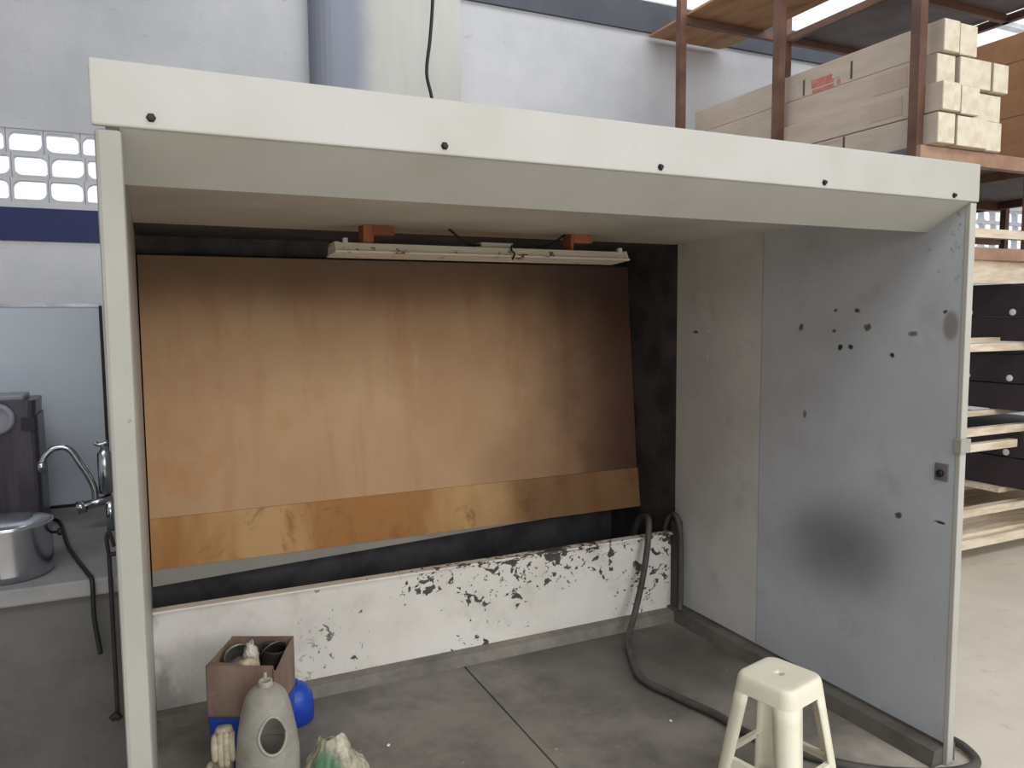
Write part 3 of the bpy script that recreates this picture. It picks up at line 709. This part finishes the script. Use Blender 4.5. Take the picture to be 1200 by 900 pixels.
beamy(RX, ZS); beamy(5.3, ZS); beamy(6.72, ZS)
ZU = 4.12
for y in (RYN, RYM, RYF): beamx(y, ZU, RX, 6.75, .06)
beamy(5.375, ZU); beamy(6.73, ZU)
beamx(RYF, 2.95, 5.3, 6.75); beamx(RYM, 2.27, RX, 6.75); beamx(RYN, 2.14, RX, 6.75, .055, .05, 'pale_wood'); beamy(6.72, 2.30)
beamx(RYN, 2.02, RX, 6.75, .075, .05, 'rack_pale'); beamx(RYF, 2.1, RX, 6.75)
for z, x1 in ((1.415, 6.75), (.875, 6.75), (.775, 5.195)): beamx(1.45, z, RX, x1, .05, .05, 'pale_wood', 'cross_rail')
beamx(1.62, .955, RX, 5.7, .035, .05, 'pale_wood', 'cross_rail'); beamx(1.60, 1.445, RX, 5.195, .03, .06, 'pale_wood', 'cross_rail')
beamx(1.45, .355, RX, 6.75, .05, .06, 'pale_wood', 'cross_rail'); beamx(1.45, .155, RX, 6.75, .06, .06, 'pale_wood', 'cross_rail'); beamx(1.95, .36, RX, 6.75, .05, .06, 'pale_wood', 'cross_rail')
beamx(3.6, .155, RX, 6.75, .06, .06, 'pale_wood', 'cross_rail')
bs = B((RX, 1.47, .155), (6.7, 3.65, .175)).build('bottom_board', 'pale_wood', rk)
# long cartons on the main shelf: (row z0, z1, [zoomed end pixels x0..x1])
def xz(u): return 1040 + u/4.5
rows = ((2.60, 2.783, ((240, 338), (352, 520), (524, 612))), (2.784, 2.955, ((250, 352), (366, 470), (473, 636))),
        (2.956, 3.135, ((280, 384), (388, 560), (565, 652))), (3.136, 3.325, ((296, 386), (390, 490))))
ORD = ('lowest', 'second lowest', 'second highest', 'top')
POS = (('outermost towards the booth', 'in the middle', 'farthest from the booth'),)*3 + (('outermost towards the booth', 'farther from the booth'),)
rng = random.Random(3)
zoff = 0
for ri, (z0, z1, cols) in enumerate(rows):
    for ci, (u0, u1) in enumerate(cols):
        yn = 1.40 + rng.uniform(-.045, .045)
        ym = pY(xz((u0+u1)/2), (1-(z0-2.6)/.75)*150+20, 1.40)
        x0 = pY(xz(u0), 165-ri*36, 1.40).x; x1 = pY(xz(u1), 165-ri*36, 1.40).x
        lab = 'long pale carton in the %s row of the rack stack, %s' % (ORD[ri], POS[ri][ci])
        c = thing('long_carton', ((x0+x1)/2, 2.5, z0), lab, 'carton', 'long cartons on the rack shelf')
        B((x0+.004, yn, z0), (x1-.012, 3.66 + rng.uniform(-.04, .02), z1-.006)).build('body', 'carton', c, bevel=.005)
        B((x0+.005, yn-.004, z0+.003), (x1-.013, yn+.006, z1-.009)).build('end_flap', 'carton_end', c, bevel=.003)
        if ci == 0:
            def ink(u0, v0, u1, v1, mat, name):          # flat print on the carton's side
                p, q = pX(u0, v0, x0+.004), pX(u1, v1, x0+.004)
                za, zb = max(z0+.006, min(p.z, q.z)), min(z1-.010, max(p.z, q.z))
                if zb > za: B((x0+.002, min(p.y, q.y), za), (x0+.005, max(p.y, q.y), zb)).build(name, mat, c)
            if ri == 3:
                ink(941.4, 94, 943, 112, 'grey_ink', 'mark'); ink(997, 72, 998.8, 92, 'grey_ink', 'mark')
                for u0, v0, u1, v1 in ((951, 95, 975, 92), (951, 101, 977, 95), (952, 106, 977, 101), (953, 111, 976, 106), (978, 92, 985, 89.5), (981, 99, 985, 92)): ink(u0, v0, u1, v1, 'red_ink', 'print')
            if ri == 0: ink(988, 160, 989.8, 173, 'grey_ink', 'mark'); ink(965, 168, 984, 164, 'faint_ink', 'print')
            if ri in (1, 2): B((x0+.002, 1.62, z0+.03), (x0+.005, 1.86, z1-.03)).build('print', 'faint_ink', c)
B((RX, RYN, ZS), (6.7, RYF, ZS+.04)).build('shelf_board', 'grey_sheet', rk)
# tan cartons in the next bay
x0 = 5.55
for k in range(5):
    z0 = 2.602 + k*.186
    o = thing('tan_carton', (6.0, 2.5, z0), 'long tan carton in the bay beyond the pale stack, level %s from the shelf' % ('one', 'two', 'three', 'four', 'five')[k], 'carton', 'tan cartons in the next rack bay')
    B((x0+.004*(k % 2), 1.22, z0), (6.25, 3.5, z0+.184)).build('body', 'carton_brown', o)
    B((x0+.005+.004*(k % 2), 1.216, z0+.002), (6.248, 1.222, z0+.18)).build('end_flap', 'carton_end', o)
# plywood and grey sheets on the top level
zp = ZU+.002
p0 = pZ(757, 50, zp); p1 = pZ(847, 63, zp)
yf = (p0.y+p1.y)/2; yf = min(yf, WY-.03)
x0, x1 = max(4.236, pY(757, 50, yf).x), pY(847, 63, yf).x
tag(MB().prism([(x0, yf, zp), (x1-.05, yf, zp), (x1, yf-.12, zp), (x1, 1.3, zp), (x0, 1.3, zp)], (0, 0, .018)).build('plywood_sheet', 'ply', origin=((x0+x1)/2, 2.5, zp)), 'brown plywood sheet overhanging the top of the rack towards the pier', 'plywood')
tag(B((5.42, 1.3, zp), (6.69, 3.85, zp+.018)).build('grey_board', 'grey_sheet', origin=(6.1, 2.5, zp)), 'grey board lying on the top of the rack above the cartons', 'board')
# dark steel channels on the lower levels, white plugs along their side
lv = ((1.42, 1.575, 1.80, 1.612, 'under the wooden shelf edge, upper pair'), (.96, 1.135, 1.33, 1.174, 'in the middle of the rack'), (.44, .64, .822, .675, 'just above the bottom board'))
XD = 5.2
for li, (z0, zm, z1, zd, txt) in enumerate(lv):
    for h, (a, b) in enumerate(((z0, zm), (zm+.004, z1))):
        lab = 'dark plum steel channel %s, %s one of its pair' % (('on the highest low level', 'on the middle low level', 'on the lowest level')[li], ('lower', 'upper')[h])
        o = thing('steel_channel', (5.7, 2.4, a), lab, 'channel', 'dark channels on the low rack levels')
        B((XD+.01*h, 1.2, a), (6.1, 3.5, b)).build('body', 'dark_box', o, bevel=.004)
        if (h == 1):
            for yy in ([1.505+.295*k for k in range(6)] if zd > zm else []):
                MB().lathe([(.0, -.002), (.022, 0), (.022, .005), (.017, .008), (.0, .008)], n=14).build('plug', 'white_plug', o, origin=(0, 0, 0), loc=(XD+.01*h-5.7, yy-2.4, zd-a), rot=(0, -math.pi/2, 0))
# supports that carry each level
for z in (.404, .957, 1.417):
    beamx(3.3, z, RX, 6.75, .05, .06, 'pale_wood', 'cross_rail')
B((XD-.06, 1.5, .405), (6.7, 3.6, .437)).build('white_board', 'pale_wood', rk)
tag(B((4.75, 1.52, 1.80), (6.6, 1.56, 1.944)).build('pale_plank', 'pale_wood', origin=(5.6, 1.54, 1.80)), 'pale wooden plank on edge across the rack above the dark channels', 'plank')

# small debris on the floor
for i, (px, py, r) in enumerate(((455, 875, .007), (786, 846, .006))):
    q = pZ(px, py, 0)
    tag(crumple('pebble', 'white_plug', (q.x, q.y, r*.8), (r, r, r*.8), .2, 3+i, None, None, 2, 8, 0, False), 'tiny white crumb on the booth floor near the %s' % ('dirty bag' if i == 0 else 'hose'), 'crumb')

for o in bpy.data.objects:
    if '_org' in o: del o['_org']
